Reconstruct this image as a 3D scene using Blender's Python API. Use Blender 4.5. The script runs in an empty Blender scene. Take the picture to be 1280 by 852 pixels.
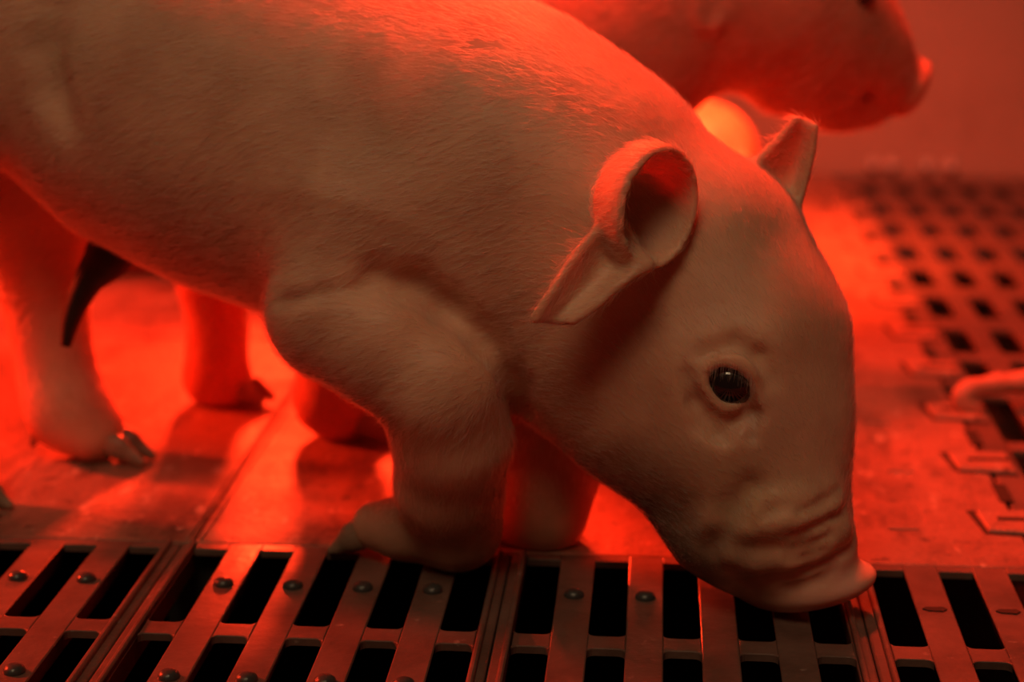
import bpy, math, random
import numpy as np
from mathutils import Matrix, Vector

# ------------------------------------------------------------------ camera
TH, ROLL, YAW, CH, FPX = 0.2533, 0.0041, 0.0742, 0.2047, 2400.0
GX0, GY0, PITCH, ROWP = -0.0151, 0.5353, 0.02, 0.0633     # floor grid origin (slot column 8, top of first slot row)
CAMP = np.array([0, 0, CH])
_r = np.array([1., 0, 0]); _u = np.array([0, math.sin(TH), math.cos(TH)]); CW = np.array([0, math.cos(TH), -math.sin(TH)])
CR = math.cos(ROLL) * _r + math.sin(ROLL) * _u
CU = -math.sin(ROLL) * _r + math.cos(ROLL) * _u

def U(px, py, D):
    """photo pixel + horizontal distance from the camera -> world point"""
    d = CR * (px - 640) / FPX + CU * (426 - py) / FPX + CW
    return CAMP + d * (D / d[1])

def G(u, v, z=0.0):
    """floor grid (slot columns, metres in depth) -> world point"""
    a, b = (u - 8) * PITCH, v
    return np.array([GX0 + a * math.cos(YAW) + b * math.sin(YAW), GY0 - a * math.sin(YAW) + b * math.cos(YAW), z])

scene = bpy.context.scene
col = scene.collection
cd = bpy.data.cameras.new('camera'); cam = bpy.data.objects.new('camera', cd); col.objects.link(cam)
cd.sensor_width = 36; cd.lens = 36 * FPX / 1280; cd.clip_start = 0.01; cd.clip_end = 50
cam.matrix_world = Matrix(((CR[0], CU[0], -CW[0], 0), (CR[1], CU[1], -CW[1], 0), (CR[2], CU[2], -CW[2], CH), (0, 0, 0, 1)))
cd.dof.use_dof = True; cd.dof.focus_distance = 0.497; cd.dof.aperture_fstop = 8.5
scene.camera = cam

# ------------------------------------------------------------------ light
w = bpy.data.worlds.new('barn'); scene.world = w; w.use_nodes = True
w.node_tree.nodes['Background'].inputs[0].default_value = (1.0, 0.22, 0.12, 1)
w.node_tree.nodes['Background'].inputs[1].default_value = 0.035

def light(name, kind, loc, target, energy, color, **kw):
    d = bpy.data.lights.new(name, kind); d.energy = energy; d.color = color
    for k, v in kw.items(): setattr(d, k, v)
    o = bpy.data.objects.new(name, d); col.objects.link(o); o.location = loc
    o.rotation_euler = (Vector(target) - Vector(loc)).to_track_quat('-Z', 'Y').to_euler()
    return o
# red heat lamp over the pen, then three added red spots, all above the frame
light('heat_or_added_lamp', 'SPOT', (0.09, 0.745, 0.46), (0.08, 0.72, 0), 15.5, (1.0, 0.036, 0.008), spot_size=math.radians(140), spot_blend=0.6, shadow_soft_size=0.04)
light('heat_or_added_lamp', 'SPOT', (-0.80, 0.85, 0.40), (-0.15, 0.58, 0), 66, (1.0, 0.036, 0.008), spot_size=math.radians(60), spot_blend=0.8, shadow_soft_size=0.04)  # added lamp at the left, lights the floor under the belly
light('heat_or_added_lamp', 'SPOT', (0.085, 0.935, 0.235), (0.09, 0.975, 0), 18, (1.0, 0.070, 0.014), spot_size=math.radians(84), spot_blend=0.9, shadow_soft_size=0.03)  # added low lamp, brightens the rump of the piglet by the wall
light('heat_or_added_lamp', 'SPOT', (-0.12, 1.13, 0.19), (-0.10, 0.50, 0), 24, (1.0, 0.030, 0.006), spot_size=math.radians(75), spot_blend=0.6, shadow_soft_size=0.03)  # added low lamp near the wall, throws the leg shadows forward
# weak warm barn lighting from the aisle behind the photographer
light('barn_light', 'AREA', (-0.30, -0.6, 1.8), (0.0, 0.55, 0.05), 9.8, (1.0, 0.67, 0.37), size=0.7)

vs = scene.view_settings
vs.view_transform = 'Standard'; vs.look = 'None'; vs.exposure = 0.0; vs.gamma = 1.0; vs.use_curve_mapping = False

# ------------------------------------------------------------------ materials
def mat(name):
    m = bpy.data.materials.new(name); m.use_nodes = True
    nt = m.node_tree; b = nt.nodes['Principled BSDF']
    return m, nt, b
def N(nt, t, **kw):
    n = nt.nodes.new(t)
    for k, v in kw.items():
        if k in n.inputs: n.inputs[k].default_value = v
        else: setattr(n, k, v)
    return n
def coords(nt): return nt.nodes.new('ShaderNodeTexCoord').outputs['Object']
def noise(nt, vec, scale, detail=4, rough=.55, stretch=None):
    if stretch:
        mp = N(nt, 'ShaderNodeMapping'); mp.inputs['Scale'].default_value = stretch; nt.links.new(vec, mp.inputs[0]); vec = mp.outputs[0]
    n = N(nt, 'ShaderNodeTexNoise', Scale=scale, Detail=detail, Roughness=rough); nt.links.new(vec, n.inputs['Vector'])
    return n.outputs['Fac']
def ramp(nt, fac, stops):
    r = nt.nodes.new('ShaderNodeValToRGB'); e = r.color_ramp.elements
    while len(e) < len(stops): e.new(.5)
    for i, (p, c) in enumerate(stops):
        e[i].position = p; e[i].color = (*c, 1) if len(c) == 3 else c
    nt.links.new(fac, r.inputs[0]); return r.outputs[0]
def mix(nt, fac, a, b, mode='MIX'):
    n = nt.nodes.new('ShaderNodeMix'); n.data_type = 'RGBA'; n.blend_type = mode
    for s, v in ((n.inputs[0], fac), (n.inputs[6], a), (n.inputs[7], b)):
        if isinstance(v, (int, float)): s.default_value = v
        elif isinstance(v, tuple): s.default_value = (*v, 1)
        else: nt.links.new(v, s)
    return n.outputs[2]
def bump(nt, b, fac, strength, dist):
    n = N(nt, 'ShaderNodeBump', Strength=strength, Distance=dist); nt.links.new(fac, n.inputs['Height']); nt.links.new(n.outputs[0], b.inputs['Normal'])
def fval(nt, fac, lo, hi, a, b):
    n = nt.nodes.new('ShaderNodeMapRange'); nt.links.new(fac, n.inputs[0])
    for i, v in enumerate((lo, hi, a, b)): n.inputs[1 + i].default_value = v
    return n.outputs[0]

def spot(nt, vec, c, r0, r1):
    """1 inside r0 of point c, falling to 0 at r1"""
    n = nt.nodes.new('ShaderNodeVectorMath'); n.operation = 'DISTANCE'; nt.links.new(vec, n.inputs[0]); n.inputs[1].default_value = tuple(c)
    return fval(nt, n.outputs['Value'], r0, r1, 1, 0)
def skin(name, base=(.75, .44, .30), blotch=(.58, .29, .19), stains=(), sss=.75):
    m, nt, b = mat(name); v = coords(nt)
    c = mix(nt, fval(nt, noise(nt, v, 38, 5), .35, .7, 0, 1), base, blotch)
    c = mix(nt, fval(nt, noise(nt, v, 14, 3), .56, .72, 0, .5), c, (.52, .30, .2))
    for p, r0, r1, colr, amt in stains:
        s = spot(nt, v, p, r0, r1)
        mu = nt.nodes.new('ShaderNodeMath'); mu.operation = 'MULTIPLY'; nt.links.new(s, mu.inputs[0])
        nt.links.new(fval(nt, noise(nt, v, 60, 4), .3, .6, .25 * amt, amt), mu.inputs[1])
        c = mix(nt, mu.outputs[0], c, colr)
    nt.links.new(c, b.inputs['Base Color'])
    b.inputs['Roughness'].default_value = .5
    b.inputs['Specular IOR Level'].default_value = .35
    b.inputs['Subsurface Weight'].default_value = sss
    b.inputs['Subsurface Radius'].default_value = (1.0, .35, .2)
    b.inputs['Subsurface Scale'].default_value = .0045
    f = mix(nt, .5, noise(nt, v, 420, 3), noise(nt, v, 150, 3))
    bump(nt, b, f, .35, .0006)
    return m

def plain(name, colr, rough=.5, metal=0., var=.25, scale=60., bmp=0.2):
    m, nt, b = mat(name); v = coords(nt)
    dark = tuple(x * (1 - var) for x in colr)
    nt.links.new(mix(nt, fval(nt, noise(nt, v, scale, 5), .3, .7, 0, 1), colr, dark), b.inputs['Base Color'])
    b.inputs['Roughness'].default_value = rough; b.inputs['Metallic'].default_value = metal
    bump(nt, b, noise(nt, v, scale * 6, 3), bmp, .0005)
    return m

def worn_panel():
    m, nt, b = mat('worn_panel'); v = coords(nt)
    base = mix(nt, fval(nt, noise(nt, v, 9, 6, .65), .35, .7, 0, 1), (.42, .20, .14), (.20, .09, .065))
    streak = noise(nt, v, 26, 6, .7, (1, .35, 1))
    base = mix(nt, fval(nt, streak, .50, .66, 0, .9), base, (.07, .036, .028))
    base = mix(nt, fval(nt, noise(nt, v, 170, 4, .7, (.6, 1, 1)), .60, .68, 0, .9), base, (.05, .03, .025))
    base = mix(nt, fval(nt, noise(nt, v, 120, 5, .7, (1, .4, 1)), .58, .70, 0, .6), base, (.7, .48, .38))  # pale flecks: glints painted into the colour
    nt.links.new(base, b.inputs['Base Color'])
    nt.links.new(fval(nt, noise(nt, v, 20, 5, .6), .3, .7, .34, .66), b.inputs['Roughness'])
    h = mix(nt, .5, noise(nt, v, 45, 6, .7), noise(nt, v, 300, 4, .6))
    bump(nt, b, h, .8, .0018)
    return m
def slat_plastic():
    m, nt, b = mat('slat_plastic'); v = coords(nt)
    oi = nt.nodes.new('ShaderNodeObjectInfo')
    ad = nt.nodes.new('ShaderNodeVectorMath'); ad.operation = 'ADD'; nt.links.new(v, ad.inputs[0]); nt.links.new(oi.outputs['Location'], ad.inputs[1]); v = ad.outputs[0]
    c = mix(nt, fval(nt, noise(nt, v, 40, 6, .65), .35, .7, 0, 1), (.18, .10, .08), (.09, .05, .04))
    c = mix(nt, fval(nt, noise(nt, v, 130, 4), .66, .76, 0, .8), c, (.42, .3, .25))
    nt.links.new(c, b.inputs['Base Color'])
    nt.links.new(fval(nt, noise(nt, v, 35, 4), .3, .7, .28, .55), b.inputs['Roughness'])
    bump(nt, b, noise(nt, v, 260, 4, .6), .4, .0006)
    return m
def wall_board():
    m, nt, b = mat('wall_board'); v = coords(nt)
    c = mix(nt, fval(nt, noise(nt, v, 4, 5, .6), .35, .7, 0, 1), (.50, .38, .32), (.40, .28, .22))
    c = mix(nt, fval(nt, noise(nt, v, 22, 6, .7), .58, .75, 0, .5), c, (.34, .24, .19))
    nt.links.new(c, b.inputs['Base Color']); b.inputs['Roughness'].default_value = .6
    bump(nt, b, noise(nt, v, 90, 5), .2, .001)
    return m
M = dict(panel=worn_panel(), slat=slat_plastic(), wall=wall_board(),
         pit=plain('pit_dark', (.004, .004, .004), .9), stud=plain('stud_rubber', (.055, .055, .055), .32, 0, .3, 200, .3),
         gap=plain('gap_dark', (.02, .017, .015), .7), metal=plain('bolt_steel', (.95, .90, .85), .28, .75, .1, 200, .1),  # gap: near-black tone for joints, slits and holes
         hoof=plain('hoof_horn', (.36, .23, .16), .4, 0, .45, 160, .4), cord=plain('dried_cord', (.035, .02, .015), .45, 0, .5, 200, .5))
def eye_mat():
    m, nt, b = mat('eye_dark'); b.inputs['Base Color'].default_value = (.012, .010, .010, 1); b.inputs['Roughness'].default_value = .06
    b.inputs['Coat Weight'].default_value = 1; b.inputs['Coat Roughness'].default_value = .03
    return m
M['eye'] = eye_mat()
def fur_mat():
    m = bpy.data.materials.new('fur'); m.use_nodes = True; nt = m.node_tree; nt.nodes.clear()
    o = nt.nodes.new('ShaderNodeOutputMaterial'); h = nt.nodes.new('ShaderNodeBsdfHairPrincipled')
    h.parametrization = 'COLOR'; h.inputs['Color'].default_value = (.80, .60, .46, 1); h.inputs['Roughness'].default_value = .38; h.inputs['Radial Roughness'].default_value = .5
    nt.links.new(h.outputs[0], o.inputs[0]); return m
M['fur'] = fur_mat()

# ------------------------------------------------------------------ mesh helpers
def link(o, parent=None):
    col.objects.link(o)
    if parent is not None: o.parent = parent
    return o
def tag(o, label=None, cat=None, group=None, kind=None):
    if label: o['label'] = label
    if cat: o['category'] = cat
    if group: o['group'] = group
    if kind: o['kind'] = kind
    return o
def mesh_np(name, V, Q, m, smooth=True):
    me = bpy.data.meshes.new(name); k = Q.shape[1]
    me.vertices.add(len(V)); me.vertices.foreach_set('co', np.ascontiguousarray(V, np.float32).ravel())
    me.loops.add(Q.size); me.loops.foreach_set('vertex_index', np.ascontiguousarray(Q, np.int32).ravel())
    me.polygons.add(len(Q)); me.polygons.foreach_set('loop_start', np.arange(0, Q.size, k, dtype=np.int32))
    me.polygons.foreach_set('use_smooth', np.full(len(Q), smooth))
    me.update(calc_edges=True); me.validate(); me.materials.append(m)
    return me
def prism(name, pts, z0, z1, m, bev=0.0, taper=0):
    """closed outline (x, y) -> solid from z0 to z1 with a chamfered top edge"""
    pts = np.array(pts, float); n = len(pts)
    area = sum(pts[i][0] * pts[(i + 1) % n][1] - pts[(i + 1) % n][0] * pts[i][1] for i in range(n))
    if area < 0: pts = pts[::-1]
    low = pts.copy()
    if taper: c0 = (pts.max(0) + pts.min(0)) / 2; low[:, 0] = c0[0] + (pts[:, 0] - c0[0]) * taper
    rings = [(low, z0)]
    if bev > 0:
        e0 = pts - np.roll(pts, 1, 0); e1 = np.roll(pts, -1, 0) - pts
        n0 = np.stack([-e0[:, 1], e0[:, 0]], -1); n0 /= np.linalg.norm(n0, axis=1)[:, None]
        n1 = np.stack([-e1[:, 1], e1[:, 0]], -1); n1 /= np.linalg.norm(n1, axis=1)[:, None]
        off = (n0 + n1) / (1 + (n0 * n1).sum(1))[:, None]
        rings += [(pts, z1 - bev), (pts + off * bev * .35, z1 - bev * .35), (pts + off * bev, z1)]
    else: rings.append((pts, z1))
    V = [(x, y, z) for ring, z in rings for x, y in ring]
    F = [tuple(range(n))[::-1], tuple((len(rings) - 1) * n + i for i in range(n))]
    for r in range(len(rings) - 1):
        for i in range(n):
            j = (i + 1) % n; F.append((r * n + i, r * n + j, (r + 1) * n + j, (r + 1) * n + i))
    me = bpy.data.meshes.new(name); me.from_pydata(V, [], F); me.update(); me.materials.append(m)
    return me
def rect(x0, x1, y0, y1): return [(x0, y0), (x1, y0), (x1, y1), (x0, y1)]
def lathe(name, prof, n, m):
    V = []; F = []
    for r, z in prof:
        for i in range(n):
            a = 2 * math.pi * i / n; V.append((r * math.cos(a), r * math.sin(a), z))
    for k in range(len(prof) - 1):
        for i in range(n):
            j = (i + 1) % n; F.append((k * n + i, k * n + j, (k + 1) * n + j, (k + 1) * n + i))
    F.append(tuple(range(n))[::-1]); F.append(tuple((len(prof) - 1) * n + i for i in range(n)))
    me = bpy.data.meshes.new(name); me.from_pydata(V, [], F); me.polygons.foreach_set('use_smooth', [True] * len(F)); me.update(); me.materials.append(m)
    return me
def tube(name, P, R, m, n=10):
    P = [np.array(p, float) for p in P]; V = []; F = []
    up = np.array([.3, .2, 1.])
    for i, p in enumerate(P):
        t = P[min(i + 1, len(P) - 1)] - P[max(i - 1, 0)]; t /= np.linalg.norm(t)
        a = np.cross(t, up); a /= np.linalg.norm(a); b = np.cross(t, a)
        for k in range(n):
            q = 2 * math.pi * k / n; V.append(p + R[i] * (a * math.cos(q) + b * math.sin(q)))
    for i in range(len(P) - 1):
        for k in range(n):
            j = (k + 1) % n; F.append((i * n + k, (i + 1) * n + k, (i + 1) * n + j, i * n + j))
    F.append(tuple(range(n))); F.append(tuple((len(P) - 1) * n + i for i in range(n))[::-1])
    me = bpy.data.meshes.new(name); me.from_pydata([tuple(v) for v in V], [], F); me.polygons.foreach_set('use_smooth', [True] * len(F)); me.update(); me.materials.append(m)
    return me
def cat_spline(P, n):
    P = np.array(P, float); Q = np.vstack([2 * P[0] - P[1], P, 2 * P[-1] - P[-2]]); out = []
    for i in range(len(P) - 1):
        for t in np.linspace(0, 1, n, endpoint=False):
            a, b, c, d = Q[i:i + 4]
            out.append(.5 * (2 * b + (c - a) * t + (2 * a - 5 * b + 4 * c - d) * t * t + (3 * b - a - 3 * c + d) * t ** 3))
    out.append(P[-1]); return np.array(out)

# ------------------------------------------------------------------ the pen: floor, wall
GM = Matrix.Translation((GX0, GY0, 0)) @ Matrix.Rotation(-YAW, 4, 'Z')
def gx(u): return (u - 8) * PITCH
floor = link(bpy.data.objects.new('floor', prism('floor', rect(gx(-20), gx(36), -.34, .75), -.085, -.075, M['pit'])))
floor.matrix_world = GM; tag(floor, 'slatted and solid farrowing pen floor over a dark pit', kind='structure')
def fpart(name, me, x=0, y=0, z=0, parent=None, rot=0):
    o = bpy.data.objects.new(name, me); link(o, parent or floor); o.location = (x, y, z); o.rotation_euler = (0, 0, rot); return o

# front slatted strip: long slats, short cross bars, seam ribs, studs
T = .009
V_END = -.32
slat_me = prism('slat', rect(-.25 * PITCH, .25 * PITCH, V_END, .005), -T, 0, M['slat'], .0004, .35)
half_me = prism('edge_slat', rect(-.125 * PITCH, .112 * PITCH, V_END, .005), -T, -.0004, M['slat'], .0007, .6)
rib_me = prism('seam_rib', rect(-.0009, .0009, V_END, .0045), -.001, .0013, M['slat'], .0006)
def cross_outline(hw, hl, fl):
    P = []
    for sx, sy in ((1, 1), (-1, 1), (-1, -1), (1, -1)):
        arc = [(sx * (hw - fl + fl * math.sin(a)), sy * (hl + fl - fl * math.cos(a))) for a in np.linspace(0, math.pi / 2, 5)]
        P += arc if sx * sy < 0 else arc[::-1]
    return P
cross_me = prism('cross_bar', cross_outline(.25 * PITCH, .0041, .0022), -.0022, 0, M['slat'], .0003)
lip_me = prism('end_bar', rect(-.25 * PITCH, .25 * PITCH, .0002, .005), -.0022, 0, M['slat'], .0003)
stud_me = lathe('stud', [(.0029, -.0004), (.0029, .0004), (.0026, .0012), (.0018, .0018), (.0008, .0021)], 16, M['stud'])
mark_me = prism('notch', [(-.0034, 0), (-.0024, .0012), (.0024, .0016), (.0034, 0), (.0020, -.0016), (-.0022, -.0013)], -.0003, .0004, M['gap'])
SEAMS = (-7, -2, 3, 8, 13, 18, 23)
for u in range(-9, 28):
    xb = gx(u + .75)
    if u in SEAMS:
        for s, xx in ((-1, gx(u + .5) + .125 * PITCH), (1, gx(u + 1) - .125 * PITCH)):
            e = fpart('edge_slat', half_me, xx, 0)
            fpart('seam_rib', rib_me, s * .0012, 0, 0, e)
    else:
        sl = fpart('slat', slat_me, xb, 0)
        for k in range(4):
            vy = -.0275 - k * ROWP
            if u < 9 or u in (9, 10): fpart('stud', stud_me, 0, vy, 0, sl)
            elif u >= 14: fpart('notch', mark_me, 0, vy - .002, 0, sl)
    xs = gx(u + .25)
    fpart('end_bar', lip_me, xs, 0)
    for k in range(1, 6): fpart('cross_bar', cross_me, xs, .00425 - k * ROWP - .0043 + .004)

# solid panels
PV0 = .0054; UR = 16.5
def panel(u0, u1, v0, v1, z=0):
    return fpart('solid_panel', prism('solid_panel', rect(gx(u0), gx(u1), v0, v1), -.0025, z, M['panel'], .0006))
for ua, ub in ((-18, -6.05), (-6, 3.885), (3.915, UR)):
    panel(ua, ub, PV0, .249); panel(ua, ub, .2505, .478); panel(ua, ub, .4795, .70)
fpart('seam_strip', prism('seam_strip', rect(gx(3.5), gx(4.3), PV0, .70), -.03, -.0035, M['gap']))
fpart('seam_strip', prism('seam_strip', rect(gx(-18), gx(16.4), .2, .56), -.03, -.006, M['gap']))
# raised lines along the seam
for uu in (3.80, 4.02): fpart('seam_rib', prism('seam_rib', rect(gx(uu) - .0005, gx(uu) + .0005, PV0 + .002, .24), -.001, .0006, M['panel'], .0003))
# moulded dashes on the panel
dash = prism('moulded_dash', rect(-.0045, .0045, -.0006, .0006), -.0005, .0007, M['panel'], .0004)
for u_, v_ in ((13.0, .035), (14.7, .035), (12.9, .093), (15.0, .092), (12.6, .14), (14.9, .148), (11.7, .035), (12.2, .07), (13.5, .068)): fpart('moulded_dash', dash, gx(u_), v_)

# right-hand slatted zone with interlocking tabs
rail_me = prism('edge_rail', rect(gx(16.56), gx(17.08), PV0, .70), -T, -.0002, M['slat'], .0008)
fpart('edge_rail', rail_me)
bar2 = prism('slat', rect(-.24 * PITCH, .24 * PITCH, PV0, .70), -T, 0, M['slat'], .0004, .35)
SLOT_ROWS = [(.018, .055), (.075, .118), (.131, .186), (.209, .241), (.255, .294), (.317, .357), (.379, .418), (.439, .478), (.502, .54), (.562, .60), (.622, .66)]
for i in range(19):
    fpart('slat', bar2, gx(17.84 + i), 0)
prev = PV0
for a, b in SLOT_ROWS + [(.70, .70)]:
    hl = (a - prev) / 2; cy = (a + prev) / 2
    me = prism('cross_bar', cross_outline(.26 * PITCH, max(hl - .0014, .001), .0018), -.0022, 0, M['slat'], .0003)
    for i in range(19): fpart('cross_bar', me, gx(17.34 + i), cy)
    prev = b
rec_me = prism('tab_gap_dark', [(-.0013, -.0010), (-.0040, .0198), (.0190, .0215), (.0190, -.0030)], -.002, .0003, M['gap'])  # thin dark plate under the tab; the groove's shade is in its colour
tab_me = prism('connector_tab', [(0, 0), (-.0014, .0172), (.0185, .0195), (.0185, -.0022)], -.001, .0014, M['panel'], .0007)
slit_me = prism('slit', rect(.004, .0185, -.0012, .0012), 0, .0003, M['gap'])
hole_me = prism('hole', rect(-.0022, .0022, -.0085, .0085), 0, .0005, M['gap'])
for k in range(11):
    v_ = .034 + k * .0605
    fpart('tab_gap_dark', rec_me, gx(16.0), v_)
    t = fpart('connector_tab', tab_me, gx(16.0), v_)
    fpart('slit', slit_me, 0, .0095, .0014, t)
    fpart('hole', hole_me, gx(16.53), v_ + .038, 0)

# wall
wall = link(bpy.data.objects.new('wall_back', prism('wall_back', rect(gx(-20), gx(36), .706, .73), -.012, .75, M['wall'])))
wall.matrix_world = GM; tag(wall, 'smooth board wall of the pen behind the piglets', kind='structure')
bolt_me = lathe('dome_nut', [(.0062, 0), (.0062, .001), (.0045, .0012), (.0045, .0045), (.0036, .0066), (.0018, .0080), (.0005, .0084)], 12, M['metal'])
for i, (px, py) in enumerate(((1090, 217), (1114, 216), (1158, 215), (1188, 213))):
    a = np.array([px, py]); D = U(px, py, 1.0)
    # intersect the pixel ray with the wall face
    d = D - CAMP; n = np.array([math.sin(YAW), math.cos(YAW), 0]); q = G(8, .706)
    P = CAMP + d * ((q - CAMP) @ n) / (d @ n); P[2] = max(P[2], .0055)
    o = link(bpy.data.objects.new('dome_nut', bolt_me)); o.location = P; o.rotation_euler = (math.pi / 2, 0, -YAW); o.scale = (.8, .8, .8)
    tag(o, 'shiny pale dome nut at the foot of the pen wall', 'nut', 'dome nuts along the wall foot')

# ------------------------------------------------------------------ signed distance modelling
class Field:
    def __init__(s, lo, hi, h):
        s.lo = np.array(lo, np.float32); s.h = h
        s.n = np.ceil((np.array(hi) - np.array(lo)) / h).astype(int) + 1
        s.F = np.ones(s.n, np.float32)
        s.ax = [s.lo[i] + h * np.arange(s.n[i], dtype=np.float32) for i in range(3)]
    def block(s, lo, hi):
        sl = []
        for i in range(3):
            a = int(max(0, math.floor((lo[i] - s.lo[i]) / s.h))); b = int(min(s.n[i], math.ceil((hi[i] - s.lo[i]) / s.h) + 1))
            if b <= a: return None
            sl.append(slice(a, b))
        return tuple(sl), s.ax[0][sl[0]][:, None, None], s.ax[1][sl[1]][None, :, None], s.ax[2][sl[2]][None, None, :]
    def put(s, sl, d, k, carve=False):
        A = s.F[sl]
        if carve: A = -A
        if k > 0:
            hh = np.maximum(k - np.abs(A - d), 0) / k; r = np.minimum(A, d) - hh * hh * k * .25
        else: r = np.minimum(A, d)
        s.F[sl] = -r if carve else r
    def cone(s, a, b, ra, rb, k=.01, lat=None, sc=1.0, carve=False):
        a = np.array(a, np.float32); b = np.array(b, np.float32); R = max(ra, rb) + k + 4 * s.h
        B = s.block(np.minimum(a, b) - R, np.maximum(a, b) + R)
        if B is None: return
        sl, X, Y, Z = B
        qx, qy, qz = X - a[0], Y - a[1], Z - a[2]; e = b - a
        if lat is not None:
            f = 1 / sc - 1; L = (qx * lat[0] + qy * lat[1] + qz * lat[2]) * f
            qx, qy, qz = qx + L * lat[0], qy + L * lat[1], qz + L * lat[2]
            e = e + np.array(lat) * (e @ np.array(lat)) * f
        t = np.clip((qx * e[0] + qy * e[1] + qz * e[2]) / max(e @ e, 1e-12), 0, 1)
        d = np.sqrt((qx - t * e[0]) ** 2 + (qy - t * e[1]) ** 2 + (qz - t * e[2]) ** 2) - (ra + (rb - ra) * t)
        s.put(sl, d.astype(np.float32), k, carve)
    def chain(s, P, R, k=.01, **kw):
        for i in range(len(P) - 1): s.cone(P[i], P[i + 1], R[i], R[i + 1], k, **kw)
    def ball(s, c, r, k=.01, carve=False):
        s.cone(c, np.array(c) + 1e-5, r, r, k, carve=carve)
    def ell_d(s, c, axes, rad, pad):
        c = np.array(c, np.float32); R = max(rad) + pad
        B = s.block(c - R, c + R)
        sl, X, Y, Z = B
        q = [X - c[0], Y - c[1], Z - c[2]]; k0 = 0; k1 = 0
        for ax, r in zip(axes, rad):
            p = q[0] * ax[0] + q[1] * ax[1] + q[2] * ax[2]
            k0 = k0 + (p / r) ** 2; k1 = k1 + (p / r ** 2) ** 2
        k0 = np.sqrt(k0); d = k0 * (k0 - 1) / np.maximum(np.sqrt(k1), 1e-6)
        return sl, d.astype(np.float32), q
    def ell(s, c, axes, rad, k=.005, carve=False):
        sl, d, q = s.ell_d(c, axes, rad, k + 4 * s.h); s.put(sl, d, k, carve)
    def sheet(s, pts, r, k=.004):
        """thin leaf: dense point samples, each with a radius"""
        pts = np.array(pts, np.float32); r = np.broadcast_to(np.array(r, np.float32), len(pts)); R = r.max() + k + 4 * s.h
        sl, X, Y, Z = s.block(pts.min(0) - R, pts.max(0) + R)
        d = np.full(np.broadcast_shapes(X.shape, Y.shape, Z.shape), 1, np.float32)
        for p, rr in zip(pts, r):
            B = s.block(p - rr - k - 3 * s.h, p + rr + k + 3 * s.h); b, x, y, z = B
            loc = tuple(slice(b[i].start - sl[i].start, b[i].stop - sl[i].start) for i in range(3))
            d[loc] = np.minimum(d[loc], np.sqrt((x - p[0]) ** 2 + (y - p[1]) ** 2 + (z - p[2]) ** 2) - rr)
        s.put(sl, d, k)
    def floor_clip(s, z=0.0):
        sl, X, Y, Z = s.block(s.lo, s.lo + s.n * s.h)
        s.F = np.maximum(s.F, (z - Z) + 0 * s.F)
    def sample(s, p):
        i = np.round((np.array(p) - s.lo) / s.h).astype(int)
        if (i < 0).any() or (i >= s.n).any(): return 1.
        return float(s.F[tuple(i)])
    def trace(s, px, py, d0, d1):
        for D in np.arange(d0, d1, .0004):
            if s.sample(U(px, py, D)) < 0: return D
        return None
    def mesh(s, name, m, origin=(0, 0, 0)):
        F = s.F; S = F < 0
        c = np.zeros(np.array(F.shape) - 1, np.uint8); off = [(i, j, k) for i in (0, 1) for j in (0, 1) for k in (0, 1)]
        nx, ny, nz = c.shape
        for o in off: c += S[o[0]:o[0] + nx, o[1]:o[1] + ny, o[2]:o[2] + nz]
        act = np.argwhere((c > 0) & (c < 8)); idx = np.full(c.shape, -1, np.int32); idx[tuple(act.T)] = np.arange(len(act))
        P = np.zeros((len(act), 3)); cnt = np.zeros(len(act))
        for a in off:
            for ax in range(3):
                if a[ax]: continue
                b = list(a); b[ax] = 1
                fa = F[tuple((act + a).T)]; fb = F[tuple((act + b).T)]; w_ = (fa < 0) != (fb < 0)
                t = np.where(w_, fa / np.where(w_, fa - fb, 1), 0)
                p = np.tile(np.array(a, float), (len(act), 1)); p[:, ax] = t
                P += p * w_[:, None]; cnt += w_
        Vv = s.lo + s.h * (act + P / cnt[:, None])
        Q = []
        for ax in range(3):
            o1, o2 = (ax + 1) % 3, (ax + 2) % 3
            lo = [slice(1, -1)] * 3; lo[ax] = slice(0, -1); hi = list(lo); hi[ax] = slice(1, None)
            ch = S[tuple(lo)] != S[tuple(hi)]; e = np.argwhere(ch); e += np.array([0 if i == ax else 1 for i in range(3)])
            ins = S[tuple(e.T)]
            def cell(d1, d2):
                q = e.copy(); q[:, o1] -= d1; q[:, o2] -= d2; return idx[tuple(q.T)]
            q = np.stack([cell(1, 1), cell(0, 1), cell(0, 0), cell(1, 0)], -1)
            q[~ins] = q[~ins][:, ::-1]; Q.append(q)
        Q = np.vstack(Q); Q = Q[(Q >= 0).all(1)]
        return mesh_np(name, Vv - np.array(origin), Q, m), Vv

def hoof(name, toe, heel, up, parent, origin, w=.0055, h=.0075, m=None, dew=None):
    """cloven hoof: two claws side by side from heel to toe"""
    toe = np.array(toe, float); heel = np.array(heel, float); f = toe - heel; L = np.linalg.norm(f); f /= L
    up = np.array(up, float); side = np.cross(f, up); side /= np.linalg.norm(side); up = np.cross(side, f)
    R = L + .014
    fl = Field(np.minimum(toe, heel) - R * .8, np.maximum(toe, heel) + R * .8, .0007)
    for sd in (-1, 1):
        a = heel + side * sd * w * .62 + up * h * .15; b = toe + side * sd * w * .70 - up * h * .18
        fl.chain([a, (a + b) / 2 + up * .0006, b], [h * .62, h * .55, h * .24], .002, lat=tuple(side), sc=.72)
    if dew is not None:
        for sd in (-1, 1):
            a = np.array(dew[0]) + side * sd * .004; b = np.array(dew[1]) + side * sd * .0055
            fl.cone(a, b, .0042, .0014, .001)
    fl.floor_clip(.0004)
    me, _ = fl.mesh('hoof', m or M['hoof'], origin)
    o = bpy.data.objects.new(name, me); link(o, parent); return o

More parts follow.
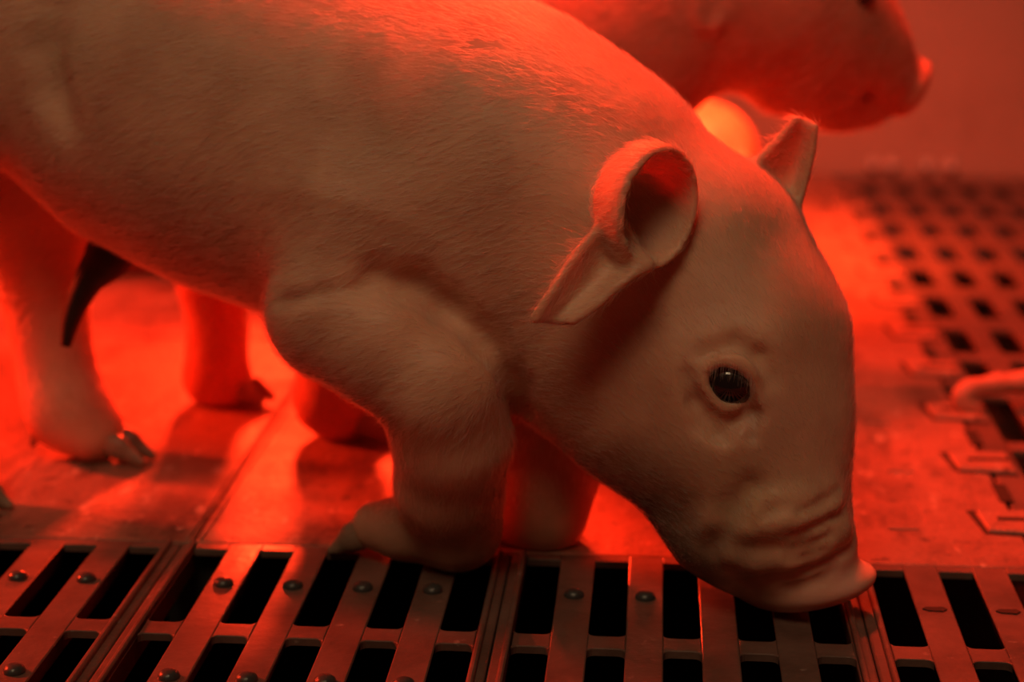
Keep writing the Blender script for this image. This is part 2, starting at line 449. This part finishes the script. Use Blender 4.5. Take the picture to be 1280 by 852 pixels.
def ear_leaf(A, B, C, n=14):
    """three px/D polylines (edge, middle, other edge) from base to tip -> points of a cupped sheet"""
    A, B, C = [cat_spline([U(*p) for p in L], n) for L in (A, B, C)]
    pts = []
    for a, b, c in zip(A, B, C):
        for t in np.linspace(0, 1, 26):
            pts.append(a * (1 - t) * (1 - 2 * t) + b * 4 * t * (1 - t) + c * t * (2 * t - 1))
    return pts

# ------------------------------------------------------------------ the kneeling piglet
O1 = np.array([-.06, .56, 0.])
HEAD = np.array([.94, -.34, 0]); LAT = (.34, .94, 0.)
f1 = Field((-.27, .43, -.004), (.125, .70, .20), .00115)
trunk = [(-190, 20, .640, .034), (-60, -25, .622, .040), (80, 33, .606, .0445), (200, 105, .593, .0505), (310, 145, .580, .0525), (430, 185, .566, .0515), (560, 228, .551, .0505), (680, 290, .538, .0470), (780, 345, .526, .0405)]
f1.chain([U(*t[:3]) for t in trunk], [t[3] for t in trunk], .012, lat=LAT, sc=.84)
f1.cone(U(640, 180, .548), U(740, 235, .54), .034, .030, .02)          # withers and crest of the neck
# jowl, throat and skull
f1.cone(U(770, 440, .524), U(815, 475, .516), .028, .0265, .02)
skull = [(888, 322, .5225, .0278), (924, 430, .5130, .0285), (944, 535, .5055, .0248), (962, 630, .4995, .0200), (1006, 690, .4955, .0140)]
f1.chain([U(*t[:3]) for t in skull], [t[3] for t in skull], .010)
f1.cone(U(830, 520, .513), U(905, 650, .503), .0235, .0140, .014)       # lower jaw
f1.cone(U(905, 650, .503), U(960, 715, .497), .0140, .0085, .010)
f1.cone(U(870, 470, .497), U(880, 540, .496), .013, .014, .012)         # cheek
f1.cone(U(955, 425, .4905), U(900, 425, .492), .0035, .003, .010)       # brow
# snout disc resting on the slats
dn = U(1014, 760, .494) - U(1000, 690, .4955); dn /= np.linalg.norm(dn)
sx = np.cross(dn, CW); sx /= np.linalg.norm(sx); sy = np.cross(sx, dn)
sc_ = U(1023, 729, .4945)
f1.ell(sc_, (sx, sy, dn), (.0162, .0135, .0056), .0035)
# near thigh and hind leg (mostly beyond the left edge), far hind leg
f1.chain([U(-120, 20, .592), U(-130, 140, .588), U(-150, 330, .585), U(-120, 440, .58), U(-75, 560, .575), U(-55, 600, .574)], [.038, .027, .016, .0115, .0115, .011], .014)
f1.chain([U(-20, 90, .636), U(15, 210, .640), U(48, 320, .638), U(62, 410, .634), U(72, 470, .632), U(84, 512, .630), U(118, 540, .628)], [.038, .029, .0165, .0112, .0105, .0118, .0100], .010)
# near foreleg, kneeling: shoulder, forearm, knee, folded foot
f1.chain([U(455, 310, .530), U(420, 385, .520)], [.030, .0190], .014)
f1.chain([U(420, 390, .518), U(480, 428, .511), U(552, 482, .507)], [.0175, .0165, .0172], .006)
f1.chain([U(552, 482, .507), U(566, 545, .511), U(562, 605, .519), U(572, 658, .526)], [.0172, .0160, .0148, .0125], .005)
f1.chain([U(572, 658, .526), U(510, 660, .531), U(470, 657, .535)], [.0110, .0085, .0072], .006)
# far foreleg
f1.chain([U(600, 420, .556), U(660, 500, .554), U(688, 580, .552), U(680, 640, .549)], [.022, .0165, .0135, .0120], .010)
f1.chain([U(680, 640, .549), U(600, 645, .556), U(560, 645, .56)], [.0115, .0085, .007], .006)
# fold between shoulder and neck, flank fold, wrinkles at the elbow
# near ear: cup plus a flap that hangs back
Db = f1.trace(835, 345, .43, .56); ec = U(816, 258, Db - .006); eo = Db - .006 - .506
edir = CR * .62 - CW * .70 - CU * .22; edir /= np.linalg.norm(edir)
e1 = np.cross(edir, CU); e1 /= np.linalg.norm(e1); e2 = np.cross(e1, edir)
sl, dd, q = f1.ell_d(ec, (e1, e2, edir), (.0140, .0160, .0160), .012)
op = q[0] * edir[0] + q[1] * edir[1] + q[2] * edir[2] - .0035
shell = np.abs(dd + .0006) - .00105
hh = np.maximum(.002 - np.abs(shell - op), 0) / .002
f1.put(sl, (np.maximum(shell, op) + hh * hh * .0005).astype(np.float32), .0035)
flapA = [(x_, y_, d_ + eo) for x_, y_, d_ in [(772, 262, .5065), (728, 308, .499), (694, 358, .4955), (668, 398, .4945)]]
flapB = [(x_, y_, d_ + eo) for x_, y_, d_ in [(790, 300, .5085), (756, 335, .5030), (718, 372, .4995), (692, 399, .4975)]]
flapC = [(x_, y_, d_ + eo) for x_, y_, d_ in [(812, 332, .5000), (782, 350, .4965), (744, 382, .4950), (716, 401, .4945)]]
f1.sheet(ear_leaf(flapA, flapB, flapC), .00135, .003)
# far ear
farA = [(925, 222, .5290), (955, 192, .5300), (978, 168, .5310), (994, 149, .5310)]
farB = [(962, 262, .5330), (985, 222, .5365), (1000, 185, .5350), (1006, 152, .5325)]
farC = [(988, 282, .5290), (1003, 240, .5310), (1014, 195, .5310), (1019, 158, .5310)]
f1.sheet(ear_leaf(farA, farB, farC), .0012, .004)
# eye socket and lids
De = f1.trace(912, 478, .44, .56)
eyeC = U(912, 477, De + .0054)
f1.ball(U(911, 476, De + .0006), .0066, .0025, carve=True)
def eye_ring(a, rx=34, ry=29, tilt=.42):
    x, y = rx * math.cos(a), -ry * math.sin(a); return 912 + x * math.cos(tilt) - y * math.sin(tilt), 477 + x * math.sin(tilt) + y * math.cos(tilt)
lid = [U(*eye_ring(a), De + .0012 - .0014 * math.sin(a)) for a in np.linspace(-.15, math.pi + .1, 11)]
f1.chain(lid, [.0009, .0012, .0015, .0018, .0020, .0020, .0019, .0017, .0014, .0011, .0009], .0018)
lid2 = [U(*eye_ring(a), De + .0010) for a in np.linspace(math.pi, 2 * math.pi, 9)]
f1.chain(lid2, [.0009, .0011, .0012, .0013, .0013, .0012, .0012, .0010, .0009], .0018)
def crease(pts, r, k, depth):
    """a groove pressed into the skin along photo points, found on the surface itself"""
    P = []
    for px, py in pts:
        D = f1.trace(px, py, .42, .62)
        if D: P.append(U(px, py, D + depth))
    for i in range(len(P) - 1): f1.cone(P[i], P[i + 1], r, r, k, carve=True)
def fold(pts, r, k, depth):
    P = []
    for px, py in pts:
        D = f1.trace(px, py, .42, .62)
        if D: P.append(U(px, py, D + depth))
    for i in range(len(P) - 1): f1.cone(P[i], P[i + 1], r, r, k)
crease([(350, 378), (400, 366), (450, 360), (500, 366), (545, 388)], .0010, .0045, -.0004)
crease([(470, 340), (520, 352), (560, 380), (605, 425), (640, 480), (655, 520)], .0022, .007, -.0008)
crease([(62, 10), (52, 60), (60, 110), (75, 150)], .0022, .010, -.0012)
fold([(905, 655), (945, 640), (985, 640), (1030, 625)], .0030, .008, .0020)
fold([(905, 690), (945, 698), (985, 692), (1020, 676), (1050, 660)], .0022, .005, .0013)
crease([(985, 668), (1010, 662), (1040, 646), (1055, 638)], .0005, .0020, -.0002)
crease([(940, 655), (960, 640), (990, 632)], .0006, .004, -.0003)
crease([(1000, 640), (1030, 628), (1052, 612)], .0005, .003, -.0002)
crease([(930, 728), (965, 722), (1005, 714), (1045, 697), (1068, 680)], .0008, .0022, -.0002)
crease([(985, 690), (1020, 680), (1040, 668)], .0006, .0024, -.0002)
crease([(985, 735), (1025, 725), (1045, 712)], .0008, .0024, -.0002)
crease([(872, 530), (905, 545), (935, 520)], .0008, .004, -.0003)
crease([(880, 440), (920, 428), (950, 445), (965, 475)], .0008, .004, -.0003)
crease([(935, 500), (945, 520), (940, 545)], .0009, .003, -.0003)
crease([(985, 700), (1010, 696), (1035, 686)], .0006, .002, 0)
crease([(868, 500), (885, 520), (915, 528), (940, 515)], .0009, .003, 0)
crease([(858, 470), (870, 505), (895, 540)], .0007, .004, -.0002)
crease([(890, 690), (915, 640), (940, 610)], .0012, .006, -.0004)
f1.floor_clip(.0003)
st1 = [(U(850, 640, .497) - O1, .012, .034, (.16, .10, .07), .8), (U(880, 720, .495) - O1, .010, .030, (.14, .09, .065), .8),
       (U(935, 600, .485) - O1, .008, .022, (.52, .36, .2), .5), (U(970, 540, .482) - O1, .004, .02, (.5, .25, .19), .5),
       (U(600, 500, .505) - O1, .003, .009, (.62, .2, .2), .6), (U(480, 200, .52) - O1, .004, .016, (.40, .24, .13), .6), (U(85, 60, .56) - O1, .006, .022, (.45, .30, .2), .5),
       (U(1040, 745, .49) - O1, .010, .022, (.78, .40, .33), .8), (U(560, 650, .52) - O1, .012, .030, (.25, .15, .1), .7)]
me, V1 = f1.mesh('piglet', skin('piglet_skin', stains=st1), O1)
pig1 = link(bpy.data.objects.new('piglet', me)); pig1.location = O1
tag(pig1, 'pale piglet kneeling on its folded forelegs with its snout pressed to the slats', 'piglet', None)

def ball_part(name, c, r, m, parent, origin):
    me = lathe(name, [(max(r * math.sin(a), 1e-5), -r * math.cos(a)) for a in np.linspace(0.02, math.pi - .02, 18)], 28, m)
    o = bpy.data.objects.new(name, me); link(o, parent); o.location = np.array(c) - origin; return o
ball_part('eye', eyeC, .0072, M['eye'], pig1, O1)
hoof('hoof', U(184, 569, .622), U(124, 545, .628), (0, 0, 1), pig1, O1, dew=(U(62, 515, .632), U(52, 548, .634)))
hoof('hoof', U(4, 632, .571), U(-45, 612, .575), (0, 0, 1), pig1, O1, dew=(U(-85, 590, .58), U(-100, 612, .582)))
hoof('hoof', U(420, 678, .5400), U(478, 658, .5350), (0, 0, 1), pig1, O1, w=.005)
hoof('hoof', U(520, 652, .563), U(565, 648, .560), (0, 0, 1), pig1, O1, w=.005)
# dried umbilical cord
uc = cat_spline([U(150, 296, .598), U(132, 325, .597), U(110, 352, .596), (U(92, 390, .595)), U(82, 432, .594)], 6)
ur = np.interp(np.linspace(0, 1, len(uc)), [0, .25, .5, .8, 1], [.009, .0075, .0048, .0030, .0018])
uo = bpy.data.objects.new('umbilical_cord', tube('umbilical_cord', [p - O1 for p in uc], ur, M['cord'], 12)); link(uo, pig1); uo['label'] = 'dark dried umbilical cord'

# ------------------------------------------------------------------ fur and lashes
def curves(name, P, rad, parent, m, loc=(0, 0, 0)):
    """P: (n hairs, k points, 3)"""
    n, k, _ = P.shape
    cu = bpy.data.hair_curves.new(name); cu.add_curves([k] * n)
    cu.position_data.foreach_set('vector', np.ascontiguousarray(P, np.float32).ravel())
    a = cu.attributes.get('radius') or cu.attributes.new('radius', 'FLOAT', 'POINT')
    a.data.foreach_set('value', np.tile(np.linspace(1, .25, k, dtype=np.float32) * rad, n))
    cu.materials.append(m); o = bpy.data.objects.new(name, cu); link(o, parent); o['kind'] = 'stuff'; return o
def fur(me, flow, n, length, rad, parent, seed, lift=.28, keep=None):
    rng = np.random.default_rng(seed)
    nv = len(me.vertices); P = np.empty(nv * 3, np.float32); me.vertices.foreach_get('co', P); P = P.reshape(-1, 3)
    Nn = np.empty(nv * 3, np.float32); me.vertex_normals.foreach_get('vector', Nn); Nn = Nn.reshape(-1, 3)
    i = rng.integers(0, nv, n); p = P[i] + rng.normal(0, .0005, (n, 3)); nn = Nn[i]
    d, ls = flow(p)
    ok = ls > .02; p, nn, d, ls = p[ok], nn[ok], d[ok], ls[ok]; n = len(p)
    p = p - nn * ((p - P[i][ok]) * nn).sum(1)[:, None]
    d = d + rng.normal(0, .22, d.shape); d -= nn * (d * nn).sum(1)[:, None]; d /= np.linalg.norm(d, axis=1)[:, None] + 1e-6
    L = length * ls * rng.uniform(.55, 1.15, n); lf = lift * rng.uniform(.5, 1.6, n)
    t = np.linspace(0, 1, 4)
    Q = p[:, None] + d[:, None] * (L[:, None] * t)[..., None] + nn[:, None] * ((L * lf)[:, None] * (t * (1.25 - .55 * t)))[..., None]
    return curves('fur', Q - 0, rad, parent, M['fur'])
poll = U(870, 250, .53); snt = U(1010, 700, .495)
def flow1(p):
    w_ = p + O1
    hax = snt - poll; L = hax @ hax; t = ((w_ - poll) @ hax) / L                       # 0 at the poll, 1 at the snout
    dist = np.linalg.norm(w_ - (poll + np.clip(t, 0, 1)[:, None] * hax), axis=1)
    hw = np.clip((.062 - dist) / .02, 0, 1) * np.clip((t + .25) / .3, 0, 1)
    body = np.array([-.94, .34, -.30]); head = -hax / math.sqrt(L) + np.array([-.35, 0, -.1]); leg = np.array([-.1, 0, -1.])
    lw = np.clip((.062 - w_[:, 2]) / .02, 0, 1) * (1 - hw)
    d = body * (1 - hw - lw)[:, None].clip(0) + head * hw[:, None] + leg * lw[:, None]
    ls = 1 - .45 * hw - .3 * lw; ls = ls * np.clip((w_[:, 2] - .012) / .015, 0, 1) * np.clip((1.02 - t * (hw > .3)) / .12, 0, 1)
    ls = np.where(np.linalg.norm(w_ - eyeC, axis=1) < .0075, 0, ls)
    return d, ls
fur(pig1.data, flow1, 150000, .0050, .000042, pig1, 3)
# pale lashes over the eye
rng = np.random.default_rng(5); LP = []
for a in np.linspace(.25, 2.9, 46):
    b = U(*eye_ring(a, 31, 26), De - .0012)
    tip = b - CU * (.0030 + .0030 * math.sin(a)) * rng.uniform(.6, 1.1) - CW * .0030 + CR * (-.0006 + rng.normal(0, .0004))
    m_ = (b + tip) / 2 - CW * .0014 + CU * .0006
    LP.append([b - O1, m_ - O1, tip - O1])
lo_ = curves('eyelashes', np.array(LP), .00006, pig1, M['fur'])

# ------------------------------------------------------------------ the piglet standing behind
O2 = np.array([.03, .69, 0.])
f2 = Field((-.19, .60, -.004), (.20, .80, .24), .0017)
t2 = [(215, 118, .690, .037), (310, 100, .686, .0475), (480, 100, .690, .0515), (630, 92, .700, .0505), (750, 45, .710, .0415), (860, -5, .716, .0330)]
f2.chain([U(*t[:3]) for t in t2], [t[3] for t in t2], .012, lat=(-.1, .99, 0), sc=.85)
h2 = [(900, -15, .718, .035), (975, 0, .722, .0335), (1028, 40, .726, .0265), (1072, 72, .729, .0185), (1108, 98, .731, .0118)]
f2.chain([U(*t[:3]) for t in h2], [t[3] for t in h2], .012)
f2.cone(U(1005, 82, .724), U(1050, 120, .728), .0215, .0115, .010)
f2.cone(U(1045, 125, .728), U(1085, 135, .730), .0105, .0065, .008)
dn2 = U(1150, 112, .731) - U(1090, 80, .729); dn2 /= np.linalg.norm(dn2); a2 = np.cross(dn2, CW); a2 /= np.linalg.norm(a2)
f2.ell(U(1140, 110, .731), (a2, np.cross(a2, dn2), dn2), (.0120, .0112, .0042), .003)
f2.chain([U(1110, 140, .715), U(1085, 118, .712), U(1075, 100, .712)], [.001, .0016, .0008], .003, carve=True)
f2.sheet(ear_leaf([(900, -95, .700), (880, -50, .690), (868, -5, .684), (876, 30, .682)], [(930, -70, .704), (905, -35, .696), (892, 0, .690), (886, 34, .684)], [(960, -60, .698), (928, -20, .690), (910, 10, .685), (894, 34, .682)]), .0015, .004)
f2.sheet(ear_leaf([(900, -110, .735), (880, -150, .745), (870, -180, .752)], [(930, -110, .745), (915, -150, .752), (890, -185, .756)], [(960, -95, .735), (945, -140, .745), (905, -182, .754)]), .0015, .004)
f2.chain([U(270, 140, .705), U(258, 250, .704), U(268, 350, .700), U(272, 420, .698), U(270, 470, .697), U(288, 484, .696)], [.036, .022, .0115, .0092, .0102, .008], .010)
f2.chain([U(360, 160, .668), U(395, 300, .660), U(412, 400, .657), U(420, 455, .656), U(415, 500, .655), U(430, 522, .654)], [.036, .024, .0125, .0105, .0112, .0085], .010)
for dx, D in ((-40, .683), (5, .722)):
    f2.chain([U(730 + dx, 160, D), U(735 + dx, 290, D), U(740 + dx, 400, D), U(742 + dx, 480 - dx * .35, D - .003)], [.025, .016, .0105, .0100], .010)
f2.chain([U(120, 70, .69), U(85, 90, .693), U(70, 130, .695), U(85, 165, .693)], [.006, .0035, .0026, .0018], .006)
f2.floor_clip(.0003)
skin2 = skin('piglet_skin_shaded', (.66, .27, .19), (.50, .19, .13))  # skin darkened and reddened; the dim red light is painted into the colour
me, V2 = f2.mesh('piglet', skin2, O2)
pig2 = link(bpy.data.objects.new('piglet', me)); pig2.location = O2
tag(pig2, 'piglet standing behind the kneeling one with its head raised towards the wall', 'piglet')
De2 = f2.trace(1077, 0, .62, .8)
if De2: ball_part('eye', U(1077, -8, De2 + .003), .0052, M['eye'], pig2, O2)
hoof('hoof', U(333, 494, .690), U(290, 484, .696), (0, 0, 1), pig2, O2, dew=(U(258, 462, .700), U(246, 482, .702)))
hoof('hoof', U(490, 540, .648), U(432, 522, .654), (0, 0, 1), pig2, O2, dew=(U(410, 500, .660), U(398, 520, .663)))
hoof('hoof', U(745, 515, .675), U(705, 495, .680), (0, 0, 1), pig2, O2)
hoof('hoof', U(785, 490, .714), U(750, 478, .719), (0, 0, 1), pig2, O2)
def flow2(p):
    w_ = p + O2; d = np.tile(np.array([-.95, -.05, -.3]), (len(p), 1)); d[w_[:, 2] < .06] = (0, 0, -1)
    return d, np.clip((w_[:, 2] - .012) / .02, 0, .9)
fur(pig2.data, flow2, 30000, .006, .00005, pig2, 8)

# ------------------------------------------------------------------ piglets lying further back
def lying_pig(loc, rotz, label, tail, scale=1.0, seed=1):
    """local frame: heading +x, belly on the floor"""
    f = Field((-.20, -.09, -.003), (.215, .09, .115), .0022); s = 1.0
    L = (0, 1, 0)
    f.chain([(-.085, 0, .036), (-.04, 0, .037), (.02, 0, .038), (.07, 0, .037), (.105, 0, .037)], [.033, .0365, .038, .036, .031], .012, lat=L, sc=1.0)
    f.chain([(.105, 0, .038), (.135, 0, .036), (.162, 0, .026), (.182, 0, .020)], [.030, .0265, .019, .0135], .012)
    f.ell((.192, 0, .018), ((0, 1, 0), (0, 0, 1), (1, 0, 0)), (.0125, .0125, .005), .004)
    for sd in (-1, 1):
        f.chain([(-.07, sd * .024, .030), (-.045, sd * .036, .022), (-.075, sd * .042, .010), (-.035, sd * .045, .008)], [.026, .017, .009, .0075], .010)
        f.chain([(.07, sd * .024, .026), (.075, sd * .036, .013), (.115, sd * .040, .0085)], [.020, .011, .0078], .010)
        pts = []
        for a in np.linspace(0, 1, 14):
            for b in np.linspace(-1, 1, 14):
                wd = .013 * (1 - a ** 2.2) + .002
                pts.append((.122 - .014 * a + b * wd * .5, sd * (.018 + .022 * a) + 0 * b, .056 + .014 * a - .010 * a * a + abs(b) * .002))
        f.sheet(pts, .0018, .003)
    f.chain(tail, list(np.linspace(.0048, .0022, len(tail))), .003)
    f.floor_clip(.0004)
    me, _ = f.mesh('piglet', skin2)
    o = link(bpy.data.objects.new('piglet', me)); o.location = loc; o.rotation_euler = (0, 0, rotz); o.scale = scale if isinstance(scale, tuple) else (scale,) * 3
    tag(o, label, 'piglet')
    for sd in (-1, 1):
        ball_part('eye', (.146, sd * .0215, .044), .0042, M['eye'], o, np.zeros(3))
        hoof('hoof', (-.012, sd * .047, .006), (-.032, sd * .045, .0075), (0, 0, 1), o, np.zeros(3), .0042, .0065)
        hoof('hoof', (.138, sd * .042, .006), (.117, sd * .040, .0078), (0, 0, 1), o, np.zeros(3), .0042, .0065)
    return o
short_tail = [(-.112, 0, .046), (-.122, .006, .040), (-.124, .014, .032), (-.118, .020, .026)]
P3 = U(903, 200, 1.02)
lying_pig((P3[0] - .060, 1.060, 0), math.radians(130), 'piglet lying by the wall with its rump glowing yellow under an added lamp', short_tail, (.90, .90, 1.08))
lying_pig((-.215, .934, 0), math.radians(4), 'piglet resting on the floor beyond the standing piglet, only its flank showing', short_tail, 1.0)
P5 = np.array([.330, .690, 0.])
tl = [U(1330, 470, .690), U(1280, 477, .690), U(1244, 480, .689), U(1212, 485, .688), U(1200, 494, .687), U(1203, 506, .686), U(1222, 511, .684)]
tl = [(-.110, 0, .030)] + [tuple(p - P5) for p in tl]
lying_pig(tuple(P5), 0, 'piglet resting on the slats with only its curled pink tail in view', tl, 1.0)
